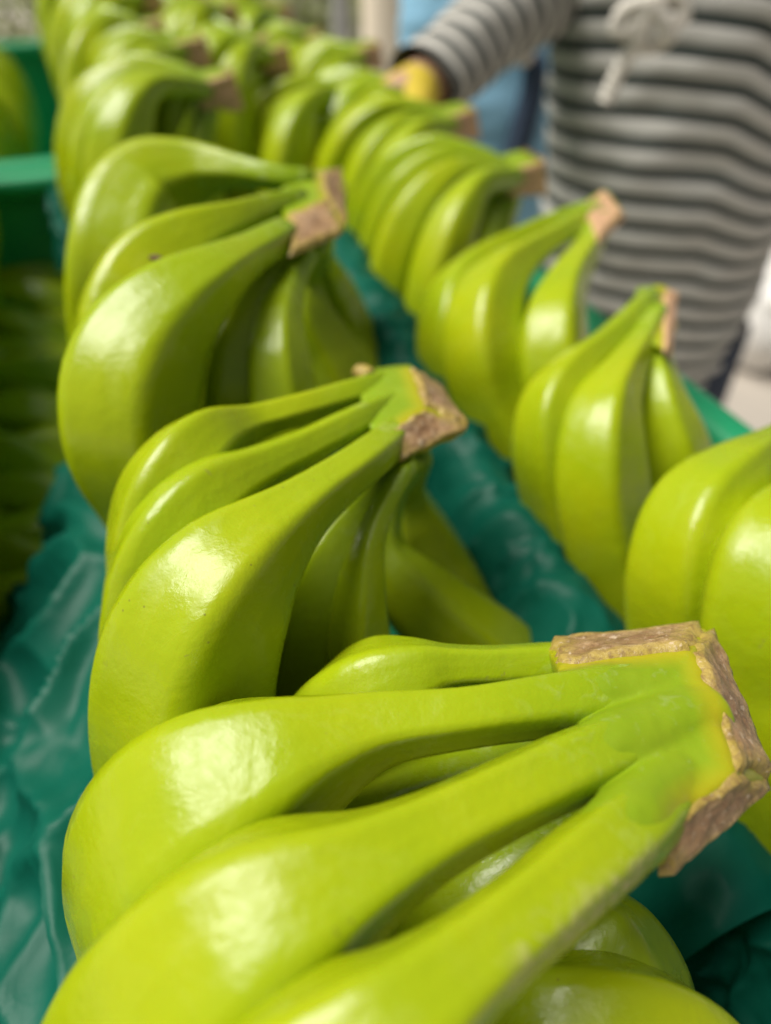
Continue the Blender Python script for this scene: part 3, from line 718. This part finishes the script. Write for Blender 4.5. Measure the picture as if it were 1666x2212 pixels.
loft('jeans_seat', [(U(.19, 1.42, -.115), .158, .112, RT, FW), (U(.19, 1.42, -.2), .165, .118, RT, FW), (U(.19, 1.42, -.32), .172, .12, RT, FW), (U(.19, 1.42, -.40), .165, .115, RT, FW)], M_DENIM, p2, 60, 60, wrinkle=.010, seed=3)
for s in (-1, 1):
    tube('jeans_leg', [(U(.19 + s * .075, 1.42, -.30), .088), (U(.19 + s * .085, 1.41, -.45), .092), (U(.19 + s * .09, 1.42, -.75), .075), (U(.19 + s * .09, 1.43, -1.0), .066), (U(.19 + s * .09, 1.43, -1.2), .066)], M_DENIM, p2, 60, 32,
         lambda i, t: 1 + .05 * noise.noise(Vector((math.cos(t) * 1.5, math.sin(t) * 1.5, i * .25 + s * 7))))
    tube('shoe', [(U(.19 + s * .09, 1.47, -1.21), .025), (U(.19 + s * .09, 1.43, -1.205), .045), (U(.19 + s * .09, 1.34, -1.215), .038), (U(.19 + s * .09, 1.28, -1.225), .02)], M_HAIR, p2, 20, 16)
tube('fly_seam', [(PD(1158, 125, 1.112), .017), (PD(1150, 200, 1.148), .019), (PD(1130, 280, 1.182), .021), (PD(1105, 360, 1.215), .020)], M_SEAM, p2, 30, 12)
tube('waist_button', [(PD(1130, 112, 1.11), .015), (PD(1130, 114, 1.10), .018), (PD(1130, 116, 1.09), .010)], M_CORD, p2, 10, 16)

# ------------------------------------------------------------------ background things
M_CREAM = plain('cream paint', (.82, .73, .58), .8, 6, .15, .2)
M_STEEL = plain('grey steel', (.34, .35, .34), .5, 10, .15, .1)
M_WHITE = plain('white sack', (.80, .78, .74), .8, 12, .08, .4)
def post(name, x, y, Dd, rad, mat, label, cat):
    c = PD(x, y, Dd); c = Vector((c.x, c.y, 0)); o = empty(name, c, label, cat)
    tube('shaft', [(c + UP * .06, rad), (c + UP * 1.2, rad), (c + UP * 2.4, rad)], mat, o, 24, 28)
    tube('footing', [(c, rad * 1.5), (c + UP * .03, rad * 1.5), (c + UP * .07, rad * 1.1)], mat, o, 8, 28)
    return o
post('column', 845, 90, 2.2, .085, M_CREAM, 'cream painted column behind the bananas, beside the blue jeans', 'column')
post('pole', 740, 90, 2.6, .032, M_STEEL, 'thin grey metal pole next to the cream column', 'pole')
def sack(c, s, mat, label, name='sack', seed=0):
    bm = bmesh.new(); bmesh.ops.create_icosphere(bm, subdivisions=4, radius=1)
    for v in bm.verts:
        k = v.co.copy(); n_ = noise.noise(k * 1.7 + Vector((seed, 0, 0))) * .18 + noise.noise(k * 5 + Vector((seed, 3, 0))) * .06
        k = k * (1 + n_); k.x = math.copysign(abs(k.x) ** .7, k.x); k.y = math.copysign(abs(k.y) ** .7, k.y)
        k.z = (math.copysign(abs(k.z) ** .75, k.z) + 1)
        if k.z > 1.7: k.x *= .75; k.y *= .75
        v.co = Vector((k.x * s[0], k.y * s[1], k.z * s[2])) + Vector(c)
    o = bmobj(name, bm, mat, None, 0, True); tag(o, label, 'sack'); return o
a = P(1640, 730, 1.2); sack((a.x, a.y, 0), (.2, .2, .16), M_WHITE, 'bright white sack on the ground right of the striped sweater', seed=1)
a = PD(608, 100, 2.6); b = sack((a.x, a.y, 0), (.11, .11, a.z * .5 + .03), M_WHITE, 'bright white sack far behind the bananas', seed=2)

# shrubs and heaps far behind
def leaf_mat(name, c1, c2):
    t = NT(name); oi = t.attr('tint')
    return t.out(t.mix(oi, c1, c2), .5)
M_LEAF = leaf_mat('leaves', (.16, .22, .05), (.42, .46, .16))
M_BROWN = plain('bark', (.16, .11, .08), .85, 20, .4, .6)
def shrub(x, y, Dd, hgt, rad, label, seed, mat=M_LEAF, n=900):
    rnd = random.Random(seed); c = PD(x, y, Dd); c = Vector((c.x, c.y, 0)); o = empty('shrub', c, label, 'shrub', 'shrubs behind the stall')
    for k in range(4):
        a = rnd.uniform(0, 6.28); e = c + Vector((math.cos(a) * rad * .6, math.sin(a) * rad * .6, hgt * rnd.uniform(.6, .9)))
        tube('stem', [(c + Vector((math.cos(a) * .02, math.sin(a) * .02, 0)), .018), (c.lerp(e, .5) + Vector((0, 0, .1)), .013), (e, .005)], M_BROWN, o, 12, 8)
    vv, ff, tt = [], [], []
    for k in range(n):
        while True:
            d = Vector((rnd.uniform(-1, 1), rnd.uniform(-1, 1), rnd.uniform(-1, 1)))
            if .2 < d.length < 1: break
        p = c + Vector((d.x * rad, d.y * rad, hgt * .55 + d.z * hgt * .45))
        a = Vector((rnd.uniform(-1, 1), rnd.uniform(-1, 1), rnd.uniform(-.5, .5))).normalized(); b_ = a.cross(Vector((rnd.uniform(-1, 1), rnd.uniform(-1, 1), 1))).normalized()
        L, W = rnd.uniform(.05, .11), rnd.uniform(.016, .03); i = len(vv)
        vv += [p, p + a * L * .5 + b_ * W, p + a * L, p + a * L * .5 - b_ * W]; ff.append((i, i + 1, i + 2, i + 3)); tt += [rnd.random()] * 4
    f = mesh('foliage', vv, ff, mat, o, False, {'tint': tt}); return o
for i, (x, D_) in enumerate(((520, 4.2), (640, 4.6), (760, 5.2), (300, 4.4), (100, 4.6), (880, 5.6))):
    shrub(x, 60, D_, 1.05, .42, ['low leafy shrub far behind the bananas'][0], 90 + i)
print('banana radii', ' '.join('%.4f' % c for c in CHECK[:45]))
